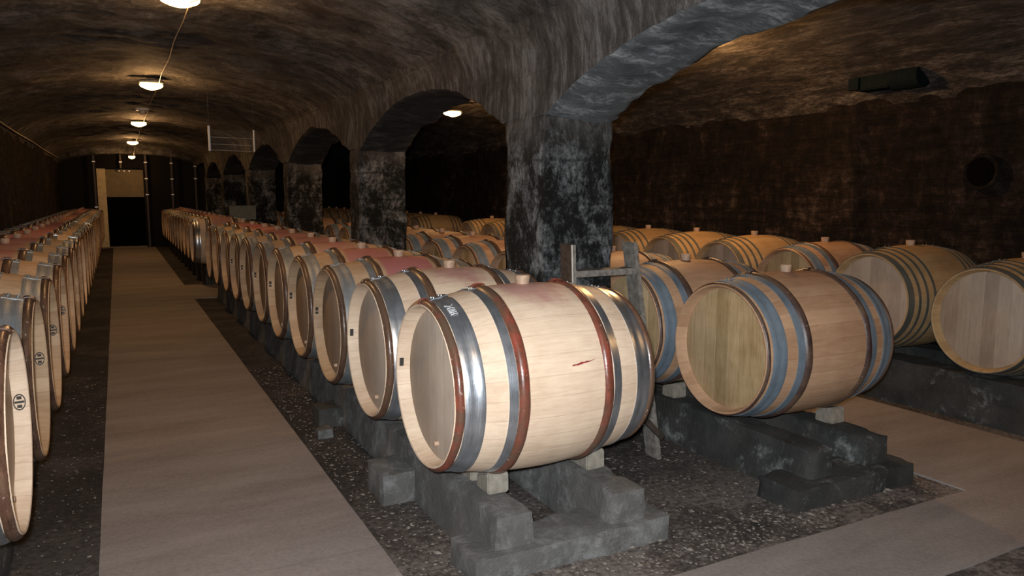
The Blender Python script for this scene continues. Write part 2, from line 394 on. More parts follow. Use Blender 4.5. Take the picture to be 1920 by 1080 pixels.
def tube(points, r, n=8, bm=None):
    bm = bm or bmesh.new(); rings = []
    pts = [Vector(p) for p in points]
    for i, p in enumerate(pts):
        d = (pts[min(i + 1, len(pts) - 1)] - pts[max(i - 1, 0)]).normalized()
        ref = Vector((0, 0, 1)) if abs(d.z) < 0.9 else Vector((1, 0, 0))
        s = d.cross(ref).normalized(); u = s.cross(d)
        rings.append([bm.verts.new(p + (s * math.cos(2 * PI * k / n) + u * math.sin(2 * PI * k / n)) * r) for k in range(n)])
    for a, b in zip(rings, rings[1:]):
        for k in range(n): bm.faces.new((a[k], a[(k + 1) % n], b[(k + 1) % n], b[k]))
    bm.faces.new(rings[0][::-1]); bm.faces.new(rings[-1]); return bm
def rough_box(x0, x1, y0, y1, z0, z1, step, amp, freq=5.0, seed=0.0, round_=0.0, chip=0.0, skip_low=True):
    """subdivided box with noisy faces (weathered masonry)"""
    bm = bmesh.new()
    nx, ny, nz = [max(1, int(round((b - a) / step))) for a, b in ((x0, x1), (y0, y1), (z0, z1))]
    idx = {}
    def V(i, j, k):
        if (i, j, k) in idx: return idx[(i, j, k)]
        p = Vector((x0 + (x1 - x0) * i / nx, y0 + (y1 - y0) * j / ny, z0 + (z1 - z0) * k / nz))
        n = Vector(((i == nx) - (i == 0), (j == ny) - (j == 0), (k == nz) - (k == 0)))
        e = abs(n.x) + abs(n.y) + abs(n.z)
        q = p * freq + Vector((seed, seed * 1.7, 0))
        off = noise.noise(q) * amp + noise.noise(q * 2.7) * amp * 0.5
        if e > 1: off -= round_ + chip * max(0, noise.noise(p * 9 + Vector((seed, 3, 1)))) 
        if k == 0 and skip_low: n.z = 0
        w = p + (n.normalized() * off if n.length > 0 else Vector())
        idx[(i, j, k)] = bm.verts.new(w); return idx[(i, j, k)]
    def quad(a, b, c, d): bm.faces.new((V(*a), V(*b), V(*c), V(*d)))
    for j in range(ny):
        for k in range(nz):
            quad((0, j, k), (0, j, k + 1), (0, j + 1, k + 1), (0, j + 1, k)); quad((nx, j, k), (nx, j + 1, k), (nx, j + 1, k + 1), (nx, j, k + 1))
    for i in range(nx):
        for k in range(nz):
            quad((i, 0, k), (i + 1, 0, k), (i + 1, 0, k + 1), (i, 0, k + 1)); quad((i, ny, k), (i, ny, k + 1), (i + 1, ny, k + 1), (i + 1, ny, k))
        for j in range(ny):
            quad((i, j, 0), (i, j + 1, 0), (i + 1, j + 1, 0), (i + 1, j, 0)); quad((i, j, nz), (i + 1, j, nz), (i + 1, j + 1, nz), (i, j + 1, nz))
    return bm
def grid_surf(fn, nu, nv, flip=False):
    bm = bmesh.new(); vs = [[bm.verts.new(fn(i / nu, j / nv)) for j in range(nv + 1)] for i in range(nu + 1)]
    for i in range(nu):
        for j in range(nv):
            f = (vs[i][j], vs[i + 1][j], vs[i + 1][j + 1], vs[i][j + 1])
            bm.faces.new(f[::-1] if flip else f)
    return bm

# ------------------------------------------------------------------ camera
CAMH = 1.45
FPX = 1422.0
pitch = math.atan2(176, FPX); yaw = math.radians(27.4)
cd = bpy.data.cameras.new('camera'); cam = bpy.data.objects.new('camera', cd); COL.objects.link(cam)
cd.sensor_width = 36; cd.lens = FPX / 1920 * 36; cd.clip_start = 0.05; cd.clip_end = 200
cam.location = (0, 0, CAMH); cam.rotation_euler = (PI / 2 - pitch, 0, -yaw)
scene.camera = cam

# ------------------------------------------------------------------ setting
XL, XP0, XP1, XR = -1.30, 2.05, 2.50, 6.0
Y0, Y1 = -2.6, 23.2
# floor of earth with concrete paths
def floor_fn(u, v):
    x = XL - 0.3 + (XR + 0.6 - XL) * u; y = Y0 + (Y1 + 2 - Y0) * v
    return (x, y, -0.006 + 0.008 * noise.noise(Vector((x * 3, y * 3, 0))) + 0.004 * noise.noise(Vector((x * 11, y * 11, 4))))
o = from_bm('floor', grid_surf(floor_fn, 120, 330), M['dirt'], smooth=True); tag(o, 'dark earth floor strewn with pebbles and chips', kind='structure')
def slab(x0, x1, y0, y1, lab):
    bm = rough_box(x0, x1, y0, y1, -0.03, 0.006, 0.16, 0.003, 2.0, x0)
    o = from_bm('path', bm, M['path'], smooth=True, angle=50); tag(o, lab, kind='structure')
slab(-0.14, 0.89, Y0, Y1, 'long concrete walkway between the barrel rows running to the far door')
slab(3.63, 4.65, Y0, Y1, 'concrete walkway of the right-hand vault')
slab(0.89, 3.63, 1.68, 2.15, 'concrete cross walkway in front of the stone cradles')
slab(0.89, 1.9, 11.37, 13.1, 'short concrete cross walkway in the gap of the barrel row')

def vault(name, xa, xb, zs, rise, lab, seed):
    xc, a = (xa + xb) / 2, (xb - xa) / 2
    def fn(u, v):
        t = -math.cos(PI * u); x = xc + a * t * 1.004; y = Y0 + (Y1 - Y0) * v
        z = zs + rise * math.sqrt(max(0, 1 - t * t))
        d = (0.035 * noise.noise(Vector((x * 1.6, y * 1.6, seed))) + 0.022 * noise.noise(Vector((x * 5, y * 7, seed + 3)))) * (1 - t * t) ** 0.5
        return (x, y, z + d)
    bm = grid_surf(fn, 64, 300)
    o = from_bm(name, bm, M['vault'] if seed < 5 else M['vault_right'], smooth=True); tag(o, lab, kind='structure'); return o
vault('ceiling', XL, XP0, 2.27, 0.41, 'rough stone barrel vault over the long walkway', 1.0)
vault('ceiling', XP1, XR, 2.22, 0.50, 'rough stone vault over the right-hand barrels', 9.0)

def wall_fn_x(x, sgn, seed, z1=2.45):
    def fn(u, v):
        y = Y0 + (Y1 - Y0) * u; z = -0.05 + z1 * v
        d = 0.03 * noise.noise(Vector((y * 1.3, z * 1.5, seed))) + 0.018 * noise.noise(Vector((y * 6, z * 6, seed)))
        return (x + sgn * d, y, z)
    return fn
o = from_bm('wall_left', grid_surf(wall_fn_x(XL, 1, 2.0), 330, 34, True), M['wall'], smooth=True); tag(o, 'dark brown stone wall behind the left barrels', kind='structure')
def wall_right_fn(u, v):
    y = Y0 + (Y1 - Y0) * u; z = -0.05 + 2.40 * v
    d = 0.03 * noise.noise(Vector((y * 1.3, z * 1.5, 5))) + 0.02 * noise.noise(Vector((y * 6, z * 6, 5)))
    # made-up shallow recess, added to darken the wall below the duct
    if 3.95 < y < 4.75 and z < 2.16: d += 0.10
    return (XR + d, y, z)
o = from_bm('wall_right', grid_surf(wall_right_fn, 420, 34), M['wall'], smooth=True, angle=60); tag(o, 'dark brown stone wall behind the right-hand barrels', kind='structure')
# end wall with a door opening
DX0, DX1, DZ = -0.43, 0.69, 2.14
bm = bmesh.new()
for (a, b, c, d) in ((XL - 0.1, DX0, -0.05, 3.0), (DX1, XR + 0.1, -0.05, 3.0), (DX0, DX1, DZ, 3.0)):
    box_bm(a, b, Y1, Y1 + 0.4, c, d, bm)
o = from_bm('wall_back', bm, M['wall_end']); tag(o, 'black end wall around the far doorway', kind='structure')
bm = box_bm(XL - 0.1, XR + 0.1, Y0 - 0.2, Y0, -0.05, 3.0)
o = from_bm('wall_front', bm, M['wall_end']); tag(o, 'dark cellar wall behind the viewer', kind='structure')
# far doorway: cream strip and panel, black sheet in place of the shaded opening
dr = empty('door_1', ((DX0 + DX1) / 2, Y1 + 0.1, 0)); tag(dr, 'far doorway with cream frame strip, cream top panel and black opening', kind='structure')
def par(o): o.location = Vector(o.location) - Vector(dr.location); return o
par(from_bm('frame_strip', box_bm(DX0, -0.225, Y1 + 0.10, Y1 + 0.16, 0, DZ), M['cream'], dr))
par(from_bm('top_panel', box_bm(-0.225, DX1, Y1 + 0.14, Y1 + 0.19, 1.37, DZ - 0.03), M['cream2'], dr))
par(from_bm('dark_opening', box_bm(-0.225, DX1, Y1 + 0.2, Y1 + 0.25, 0, 1.37), M['black'], dr))
par(from_bm('threshold', box_bm(DX0, DX1, Y1 - 0.04, Y1 + 0.2, 0, 0.03), M['path'], dr))
bm = bmesh.new()
for k in range(3): box_bm(0.10 + 0.12 * k, 0.13 + 0.12 * k, Y1 + 0.10, Y1 + 0.14, DZ - 0.08, DZ - 0.05, bm)
par(from_bm('hook_row', bm, M['bracket'], dr))
# a low flat arch rib in front of the end wall
def rib():
    bm = bmesh.new(); n = 40; xs = [XL + (XP0 - XL) * i / n for i in range(n + 1)]
    ring = []
    for x in xs:
        t = (x - 0.375) / 1.68; z = 2.22 + 0.29 * math.sqrt(max(0, 1 - t * t)) + 0.01 * noise.noise(Vector((x * 6, 0, 0)))
        ring.append([bm.verts.new((x, y, zz)) for (y, zz) in ((22.5, z), (23.15, z), (23.15, 2.85), (22.5, 2.85))])
    for a, b in zip(ring, ring[1:]):
        for k in range(4): bm.faces.new((a[k], b[k], b[(k + 1) % 4], a[(k + 1) % 4]))
    bm.faces.new(ring[0]); bm.faces.new(ring[-1][::-1]); bmesh.ops.recalc_face_normals(bm, faces=bm.faces)
    o = from_bm('arch', bm, M['vault_end']); tag(o, 'low flat stone arch across the far end of the left vault', kind='structure')
rib()

# pillars and arches of the arcade
PY = [(0.10, 0.60), (3.566, 4.065), (7.03, 7.45), (10.40, 10.85), (13.80, 14.30), (17.3, 17.8), (20.8, 21.25)]
pl = ['stone pier nearest the viewer at the frame edge', 'big black and white mottled stone pillar behind the wooden ladder',
      'second mottled pillar of the arcade, beyond the near one', 'third pillar of the arcade, dark and narrow',
      'fourth pillar of the arcade carrying a small grey box', 'fifth pillar of the arcade far down the vault', 'last pillar of the arcade by the end wall']
for i, (a, b) in enumerate(PY):
    bm = rough_box(XP0, XP1, a, b, -0.05, 1.90, 0.045 if i < 3 else 0.09, 0.018, 4.0, i * 3.1, 0.008, 0.03)
    tag(from_bm('pillar', bm, M['pillar'], smooth=True), pl[i], kind='structure')
def arch(i0, n, lab, zs=1.86, ya=None):
    """one bay from pier centre to pier centre: flat over the piers, shallow curve between"""
    p0, p1 = (PY[i0], PY[i0 + 1]) if i0 is not None else ((-2.9, -2.5), PY[0])
    c0, c1 = (p0[0] + p0[1]) / 2, (p1[0] + p1[1]) / 2
    yc, a = (p0[1] + p1[0]) / 2, (p1[0] - p0[1]) / 2
    ys = [c0 + (p0[1] - c0) * k / 4 for k in range(4)] + [yc - a * math.cos(PI * j / n) for j in range(n + 1)] + [p1[0] + (c1 - p1[0]) * k / 4 for k in range(1, 5)]
    nx = 12; bm = bmesh.new(); nz = 10; N = len(ys) - 1
    def zc(y, fx):
        t = (y - yc) / a
        return zs + (0.34 - 0.04 * fx) * (1 - t * t) if abs(t) < 1 else zs - 0.0
    def disp(p, nrm, amp):
        q = p * 3.2
        return p + nrm * (noise.noise(q) * amp + noise.noise(q * 3.1) * amp * 0.55)
    low = [[None] * (N + 1) for _ in range(nx + 1)]
    for i in range(nx + 1):
        for j, y in enumerate(ys):
            fx = i / nx; x = XP0 + (XP1 - XP0) * fx
            e = Vector((-0.5, 0, 0)) if i == 0 else Vector((0.5, 0, 0)) if i == nx else Vector()
            zz = zc(y, fx); ed = 0.010 if i in (0, nx) else 0
            low[i][j] = bm.verts.new(disp(Vector((x, y, zz + ed)), Vector((0, 0, -1)) + e, 0.030 if 4 <= j <= N - 4 else 0.012))
    for i in range(nx):
        for j in range(N):
            f = bm.faces.new((low[i][j], low[i][j + 1], low[i + 1][j + 1], low[i + 1][j])); f.material_index = 1
    for i, sgn in ((0, -1), (nx, 1)):
        prev = low[i]
        for k in range(1, nz + 1):
            cur = []
            for j, y in enumerate(ys):
                zl = zc(y, i / nx); z = zl + (2.46 - zl) * k / nz
                lean = 0.10 * max(0, (z - 2.1) / 0.36) ** 2     # the face curls over into the vault
                p = Vector(((XP0 - lean) if i == 0 else (XP1 + lean), y, z))
                cur.append(bm.verts.new(disp(p, Vector((sgn, 0, 0)), 0.022)))
            for j in range(N):
                q = (prev[j], cur[j], cur[j + 1], prev[j + 1])
                bm.faces.new(q if i == 0 else q[::-1])
            prev = cur
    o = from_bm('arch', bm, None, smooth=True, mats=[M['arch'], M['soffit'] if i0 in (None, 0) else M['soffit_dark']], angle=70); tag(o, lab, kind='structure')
al = ['wide grey stone arch springing from the near pillar to the upper right', 'second arch with a warm lamp seen through it',
      'third arch, a narrow black opening', 'fourth arch of the arcade', 'fifth arch of the arcade', 'last arch of the arcade']
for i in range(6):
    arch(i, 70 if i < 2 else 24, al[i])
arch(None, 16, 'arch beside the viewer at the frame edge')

# ------------------------------------------------------------------ barrels
L, RH, RB = 0.90, 0.327, 0.392     # RB: height of the barrel axis in its own frame
BELLY = {'A': 0.387, 'D': 0.387, 'B': 0.372, 'C': 0.377}; CUR = ['A']
def prof(x): return BELLY[CUR[0]] - (BELLY[CUR[0]] - RH) * (2 * x / L) ** 2
def revolve(rows, n=72, closed=False, bm=None):
    """rows of (x, r) revolved around the barrel axis (local X, at height RB)"""
    bm = bm or bmesh.new(); rings = []
    for x, r in rows:
        rings.append([bm.verts.new((x, r * math.sin(2 * PI * k / n), RB + r * math.cos(2 * PI * k / n))) for k in range(n)])
    m = len(rings)
    for i in range(m if closed else m - 1):
        a, b = rings[i], rings[(i + 1) % m]
        for k in range(n): bm.faces.new((a[k], b[k], b[(k + 1) % n], a[(k + 1) % n]))
    return bm
def stave_mesh():
    d = 0.055; h = L / 2
    rows = [(-h + d + 0.012, RH - 0.030), (-h + d, RH - 0.019), (-h + 0.012, RH - 0.014), (-h + 0.002, RH - 0.010), (-h, RH - 0.003), (-h + 0.004, RH)]
    xs = [-h + 0.004 + (L - 0.008) * i / 26 for i in range(1, 26)]
    rows += [(x, prof(x)) for x in xs]
    rows += [(h - 0.004, RH), (h, RH - 0.003), (h - 0.002, RH - 0.010), (h - 0.012, RH - 0.014), (h - d, RH - 0.019), (h - d - 0.012, RH - 0.030)]
    bm = revolve(rows); bmesh.ops.recalc_face_normals(bm, faces=bm.faces)
    return bm
def head_bm(side):
    h = L / 2 - 0.050; n = 64; bm = bmesh.new()
    r0 = RH - 0.021
    rings = []
    for r, dx in ((r0, 0.012), (r0 - 0.02, 0.0)):
        rings.append([bm.verts.new((side * (h - dx), r * math.sin(2 * PI * k / n), RB + r * math.cos(2 * PI * k / n))) for k in range(n)])
    for k in range(n): bm.faces.new((rings[0][k], rings[0][(k + 1) % n], rings[1][(k + 1) % n], rings[1][k]))
    bm.faces.new(rings[1])
    back = [bm.verts.new((side * (h - 0.022), v.co.y, v.co.z)) for v in rings[0]]
    for k in range(n): bm.faces.new((rings[0][(k + 1) % n], rings[0][k], back[k], back[(k + 1) % n]))
    bm.faces.new(back[::-1])
    bmesh.ops.recalc_face_normals(bm, faces=bm.faces)
    return bm
def steel_bm(x0, x1, th=0.0035, ridges=True, rivets=True, n=72):
    """flat iron hoop, two soft rolled beads, riveted lap on top"""
    rows = []; m = 8 if x1 - x0 > 0.05 else 4
    for i in range(m + 1):
        x = x0 + (x1 - x0) * i / m
        e = 0.0015 * math.sin(PI * i / m * 3) if ridges and m == 8 else 0
        rows.append((x, prof(x) + th + e))
    inner = [(x1, prof(x1) - 0.004), (x0, prof(x0) - 0.004)]
    bm = revolve(rows + inner, n, closed=True)
    if rivets:
        # overlap plate
        a0, a1 = 0.0, 0.20
        pts = []
        for a in [a0 + (a1 - a0) * i / 6 for i in range(7)]:
            pts.append([bm.verts.new((x, (prof(x) + th + 0.003) * math.sin(a), RB + (prof(x) + th + 0.003) * math.cos(a))) for x in (x0 + 0.001, x1 - 0.001)])
        for p, q in zip(pts, pts[1:]): bm.faces.new((p[0], p[1], q[1], q[0]))
        for e in (pts[0], pts[-1]):
            bm.faces.new((e[0], e[1], bm.verts.new(e[1].co - Vector((0, 0, 0.004))), bm.verts.new(e[0].co - Vector((0, 0, 0.004)))))
        for a in (0.05, 0.13):
            for fx in ((0.28, 0.72) if x1 - x0 > 0.05 else (0.5,)):
                x = x0 + (x1 - x0) * fx; r = prof(x) + th + 0.004
                c = Vector((x, r * math.sin(a), RB + r * math.cos(a)))
                bmesh.ops.create_uvsphere(bm, u_segments=8, v_segments=5, radius=0.0055, matrix=Matrix.Translation(c))
    bmesh.ops.recalc_face_normals(bm, faces=bm.faces)
    return bm
def wood_hoop_bm(x0, x1, th=0.013, n=96, bind=True, seed=1):
    """half-round split chestnut hoop, slightly uneven, ends lapped and bound on top"""
    bm = bmesh.new(); rings = []; m = 6; rnd = random.Random(seed)
    for k in range(n):
        a = 2 * PI * k / n; row = []
        wob = 0.0022 * noise.noise(Vector((math.sin(a) * 3, math.cos(a) * 3, seed)))
        lap = 1.0 + 0.12 * max(0, math.cos(a * 1.0 - 0.25)) ** 14
        for i in range(m + 1):
            x = x0 + (x1 - x0) * i / m; s = math.sin(PI * i / m)
            r = prof(x) - 0.002 + (th * s ** 0.6) * lap + wob
            row.append(bm.verts.new((x + wob, r * math.sin(a), RB + r * math.cos(a))))
        rings.append(row)
    for k in range(n):
        a, b = rings[k], rings[(k + 1) % n]
        for i in range(m): bm.faces.new((a[i], b[i], b[i + 1], a[i + 1]))
        bm.faces.new((a[m], b[m], b[0], a[0]))
    bmesh.ops.recalc_face_normals(bm, faces=bm.faces)
    return bm
def binding_bm(x0, x1, th=0.013):
    """willow ties wound over the lapped joint of the hoop"""
    bm = bmesh.new(); xm = (x0 + x1) / 2; w = (x1 - x0) / 2 + 0.003
    for a in (0.06, 0.066 + 0.012, 0.096, 0.114, 0.132):
        pts = []
        for i in range(9):
            ph = PI * i / 8; x = xm - w * math.cos(ph); r = prof(x) - 0.001 + (th * 1.15 + 0.001) * math.sin(ph) ** 0.6
            aa = a + 0.02 * (i / 8)
            pts.append((x, r * math.sin(aa), RB + r * math.cos(aa)))
        tube(pts, 0.0028, 5, bm)
    return bm
def nail_bm(x0, x1, th, k0):
    bm = bmesh.new(); xm = (x0 + x1) / 2; rnd = random.Random(k0)
    for i in range(9):
        a = -2.6 + i * 0.62 + rnd.uniform(-.1, .1); r = prof(xm) + th
        bmesh.ops.create_uvsphere(bm, u_segments=8, v_segments=5, radius=0.006, matrix=Matrix.Translation((xm, r * math.sin(a), RB + r * math.cos(a))))
    return bm
def mesh_of(bm, name, mat, smooth=True, angle=40):
    me = bpy.data.meshes.new(name); bm.to_mesh(me); bm.free(); me.materials.append(mat)
    if smooth:
        for p in me.polygons: p.use_smooth = True
        me.set_sharp_from_angle(angle=math.radians(angle))
    return me
ME = {}
for k in 'ABCD':
    CUR[0] = k; b2 = stave_mesh(); ME['body' + k] = mesh_of(b2, 'staves_' + k, M['oak' + k])
    ME['hf' + k] = mesh_of(head_bm(-1), 'head_front_' + k, M['head' + k]); ME['hb' + k] = mesh_of(head_bm(1), 'head_back_' + k, M['head' + k])
bm = bmesh.new(); bmesh.ops.create_cone(bm, cap_ends=True, segments=20, radius1=0.024, radius2=0.033, depth=0.062, matrix=Matrix.Translation((0, 0, 2 * RB + 0.005)))
bmesh.ops.bevel(bm, geom=[e for e in bm.edges if abs(e.verts[0].co.z - e.verts[1].co.z) < 1e-4], offset=0.003, segments=2, affect='EDGES')
ME['bung'] = mesh_of(bm, 'bung', M['bung'])
bm = bmesh.new(); bmesh.ops.create_cone(bm, cap_ends=True, segments=14, radius1=0.012, radius2=0.010, depth=0.022, matrix=Matrix.Translation((-L / 2 + 0.044, -0.03, RB - 0.235)) @ Matrix.Rotation(-PI / 2, 4, 'Y'))
ME['spile'] = mesh_of(bm, 'spile', M['bung'])
# stamps on the head / chime
def disc_stamp():
    """round burnt stamp with bars, inside the far side of the chime (left-hand row)"""
    bm = bmesh.new(); n = 24; a0 = -1.50; x0 = -L / 2 + 0.031
    def P(dx, dz):
        x = x0 + dx; r = RH - 0.014 - (x + L / 2 - 0.012) / 0.043 * 0.005 - 0.0018; a = a0 + dz / r
        return bm.verts.new((x, r * math.sin(a), RB + r * math.cos(a)))
    def ring(r): return [P(0.62 * r * math.cos(2 * PI * k / n), r * math.sin(2 * PI * k / n)) for k in range(n)]
    o_, i_ = ring(0.031), ring(0.026)
    for k in range(n): bm.faces.new((o_[k], o_[(k + 1) % n], i_[(k + 1) % n], i_[k]))
    for (z0, z1) in ((0.010, 0.022), (-0.004, 0.004), (-0.022, -0.010)):
        w0 = 0.62 * math.sqrt(0.025 ** 2 - max(abs(z0), abs(z1)) ** 2)
        bm.faces.new([P(x, z) for x, z in ((-w0, z0), (w0, z0), (w0, z1), (-w0, z1))])
    return bm
ME['roundel'] = mesh_of(disc_stamp(), 'roundel_stamp', M['ink'], False)
def chime_stamp(two=False):
    """small dark brand inside the far side of the chime"""
    bm = bmesh.new()
    for (a0, a1) in (((1.40, 1.52),) if not two else ((1.36, 1.43), (1.45, 1.50))):
        pts = [(x, a) for x, a in ((-L / 2 + 0.012, a0), (-L / 2 + 0.030, a0), (-L / 2 + 0.030, a1), (-L / 2 + 0.012, a1))]
        vs = []
        for x, a in pts:
            r = RH - 0.014 - (x + L / 2 - 0.012) / 0.043 * 0.005 - 0.0015
            vs.append(bm.verts.new((x, r * math.sin(a), RB + r * math.cos(a))))
        bm.faces.new(vs)
    return bm
ME['brand1'] = mesh_of(chime_stamp(), 'chime_brand', M['ink'], False); ME['brand2'] = mesh_of(chime_stamp(True), 'chime_brand_pair', M['ink'], False)

H = L / 2
def hoop_meshes(style):
    """list of (name, mesh) for one barrel style"""
    out = []; CUR[0] = style[0]
    if style[0] in 'ABD':
        st = {'D': 'steelG', 'A1': 'steelA', 'A0': 'steelA', 'B': 'steelB'}[style]
        w1 = {'D': 'chestnut3', 'A1': 'chestnut2', 'A0': 'chestnut', 'B': 'chestnut_dark'}[style]
        for s in (-1, 1):
            def R(a, b): return (-H + a, -H + b) if s < 0 else (H - b, H - a)
            if style == 'A0': w1 = 'chestnut' if s < 0 else 'chestnut2'
            lo, hi = R(0.003, 0.037) if style != 'B' else R(0.004, 0.026)
            out.append(('wooden_hoop', mesh_of(wood_hoop_bm(lo, hi, 0.012 if style != 'B' else 0.007, seed=s + 5), 'rim_hoop', M[w1], angle=60)))
            if style != 'B': out.append(('binding', mesh_of(binding_bm(lo, hi, 0.012), 'binding', M[w1])))
            lo, hi = R(0.037, 0.112); out.append(('steel_hoop', mesh_of(steel_bm(lo, hi), 'steel_hoop', M[st])))
            w1 = 'chestnut' if style == 'A0' else w1
            lo, hi = R(0.200, 0.236) if style != 'B' else R(0.175, 0.215)
            out.append(('steel_hoop', mesh_of(steel_bm(lo, hi), 'steel_hoop', M[st])))
            lo, hi = R(0.237, 0.285) if style != 'B' else R(0.216, 0.262)
            out.append(('wooden_hoop', mesh_of(wood_hoop_bm(lo, hi, 0.015, seed=s + 9), 'belly_hoop', M[w1], angle=60)))
            out.append(('binding', mesh_of(binding_bm(lo, hi, 0.015), 'binding', M[w1])))
    else:
        for s in (-1, 1):
            def R(a, b): return (-H + a, -H + b) if s < 0 else (H - b, H - a)
            for (a, b) in ((0.004, 0.05), (0.088, 0.108), (0.155, 0.175), (0.225, 0.245)):
                lo, hi = R(a, b); out.append(('steel_hoop', mesh_of(steel_bm(lo, hi, ridges=False), 'thin_hoop', M['steelC'])))
    return out
HOOPS = {s: hoop_meshes(s) for s in ('A0', 'A1', 'D', 'B', 'C')}

def make_barrel(style, stamp=None, spile=True):
    k = style[0]
    r = empty('wine_barrel', (0, 0, 0))
    def p(name, me):
        o = bpy.data.objects.new(name, me); COL.objects.link(o); o.parent = r; return o
    p('staves', ME['body' + k]); p('barrel_head', ME['hf' + k]); p('barrel_head', ME['hb' + k])
    for nm, me in HOOPS[style]: p(nm, me)
    bg = p('bung', ME['bung']); bg.location.z = BELLY[k] - RB
    if spile and k in 'AD': p('spile', ME['spile'])
    if stamp: o = p('stamp', ME[stamp]); o['label'] = 'dark burnt stamp'
    return r
def dup(r):
    n = r.copy(); COL.objects.link(n)
    for ch in list(r.children):
        c = ch.copy(); COL.objects.link(c); c.parent = n
    return n
PROTO = {}
used = set()
def barrel(style, x, y, zc, label, group, stamp=None, face=-1, spill=0.5, wash=0.0, tilt=0.0, sc=1.0):
    key = (style, stamp)
    if key not in PROTO: PROTO[key] = make_barrel(style, stamp); r = PROTO[key]
    else: r = dup(PROTO[key])
    # Empty at the lowest point of the belly
    r.location = (x, y, zc - RB * sc)   # base just under the belly; r.scale = (sc, sc, sc)
    r.rotation_euler = (0, 0, (PI if face > 0 else 0) + tilt)
    tag(r, label, 'barrel', group)
    for c in r.children:
        c.color = (wash, spill, 0, 1)
    return r
ORD = ['first', 'second', 'third', 'fourth', 'fifth', 'sixth', 'seventh', 'eighth', 'ninth', 'tenth', 'eleventh', 'twelfth', 'thirteenth',
       'fourteenth', 'fifteenth', 'sixteenth', 'seventeenth', 'eighteenth', 'nineteenth', 'twentieth', 'twenty-first', 'twenty-second', 'twenty-third', 'twenty-fourth', 'twenty-fifth']

rnd = random.Random(3)
# row right of the long walkway
ya = [2.78, 3.572, 4.358, 5.144] + [5.14 + 0.785 * k for k in range(1, 8)]
for i, y in enumerate(ya):
    if i == 0: lab = 'pale oak barrel with bright steel and red hoops on the front cradle'
    elif i == 1: lab = 'pale oak barrel with polished steel hoop, just behind the brightest front barrel'
    else: lab = f'oak barrel lying {ORD[i]} from the front in the row right of the walkway'
    wash = 0.0 if i < 2 else [0.75, 0.6, 0.35, 0.5, 0.55, 0.7, 0.6, 0.8, 0.5][i - 2]
    r = barrel('A0' if i == 0 else 'A1' if i == 1 else 'D', 1.49 + (0 if i < 4 else rnd.uniform(-.012, .012)), y, 0.693, lab, 'barrels along the right of the walkway',
           stamp='brand1' if i < 2 else ('brand2' if i < 8 else None), spill=0.55, wash=wash)
    if i == 0:
        main = r
ya2 = [13.25 + 0.785 * k for k in range(12)]
for i, y in enumerate(ya2):
    barrel('A1' if i == 0 else 'D', 1.49, y, 0.693, (f'oak barrel {ORD[i]} after the cross walkway gap, right of the long walkway'), 'barrels beyond the gap', spill=0.5, wash=rnd.uniform(0.1, 0.7))
# row left of the walkway, heads towards it
for i in range(25):
    y = 2.835 + 0.812 * i
    lab = (f'oak barrel {ORD[i]} from the front in the row against the left wall') if i else 'nearest left barrel, cut by the frame edge, round stamp on its head'
    barrel('A1' if i in (0, 7, 12) else 'D', -0.766, y, 0.693, lab, 'barrels along the left wall', stamp='roundel' if i < 4 else None, face=1, spill=0.6, wash=rnd.choice([0, 0.2, 0.5, 0.7]))
# row between the arcade and the right-hand walkway
nB = 0
for i in range(24):
    y = 2.845 + 0.79 * i
    if 11.3 < y < 13.0: continue
    lab = {0: 'tan oak barrel with blue-grey hoops on the right-hand stone cradle', 1: 'tan barrel with blue-grey hoops half hidden behind the ladder'}.get(i, f'tan oak barrel {ORD[nB]} from the front in the row beyond the pillars')
    barrel('B', 3.085, y, 0.678, lab, 'barrels in the row beyond the pillars', spill=0.12, sc=1.0); nB += 1
# row against the right wall
nB = 0
for i in range(24):
    y = 2.81 + 0.79 * i
    if 11.3 < y < 13.0: continue
    lab = {0: 'barrel with broad pale head at the right frame edge', 1: 'honey oak barrel with thin grey hoops beside the right-edge barrel',
           2: 'smaller barrel with dark wooden hoops, between larger ones by the right wall'}.get(i, f'honey oak barrel {ORD[nB]} from the front along the right wall')
    barrel('B' if i == 2 else 'C', 5.20, y + (-0.005 if i == 0 else 0.025 if i == 1 else 0), 0.70 - (0.04 if i == 2 else 0), lab, 'barrels along the right wall', spill=0.0, sc=(1.09, 1.0, 0.93)[i] if i < 3 else 1.0); nB += 1

# marks on the brightest barrel: marker strokes on the hoop, red gash on the staves
def on_hoop(x, a, lift=0.0062):
    r = prof(x) + lift; return Vector((x, -r * math.sin(a), RB + r * math.cos(a)))
def strokes():
    bm = bmesh.new()
    # letters read along the hoop circumference: K-like mark, I U, H
    sx = -H + 0.070; CUR[0] = 'A'
    def S(pts):
        tube([on_hoop(sx + 0.016 * px, 0.30 + 0.05 * py, 0.0058) for px, py in pts], 0.0011, 4, bm)
    S([(-1, 0), (0.2, 0.9)]); S([(0.2, 0.9), (1, 0.1)])
    S([(-0.9, 1.5), (0.4, 1.5), (0.9, 1.9), (0.4, 2.3), (-0.9, 2.3), (-0.9, 1.5)])
    S([(-0.9, 2.7), (0.9, 2.7)])
    S([(-0.9, 3.2), (0.9, 3.2)]); S([(0, 3.2), (0, 3.9)]); S([(-0.9, 3.9), (0.9, 3.9)])
    return bm
o = from_bm('marker_writing', strokes(), M['chalk'], main); o['label'] = 'white hand-written letters on the steel hoop'
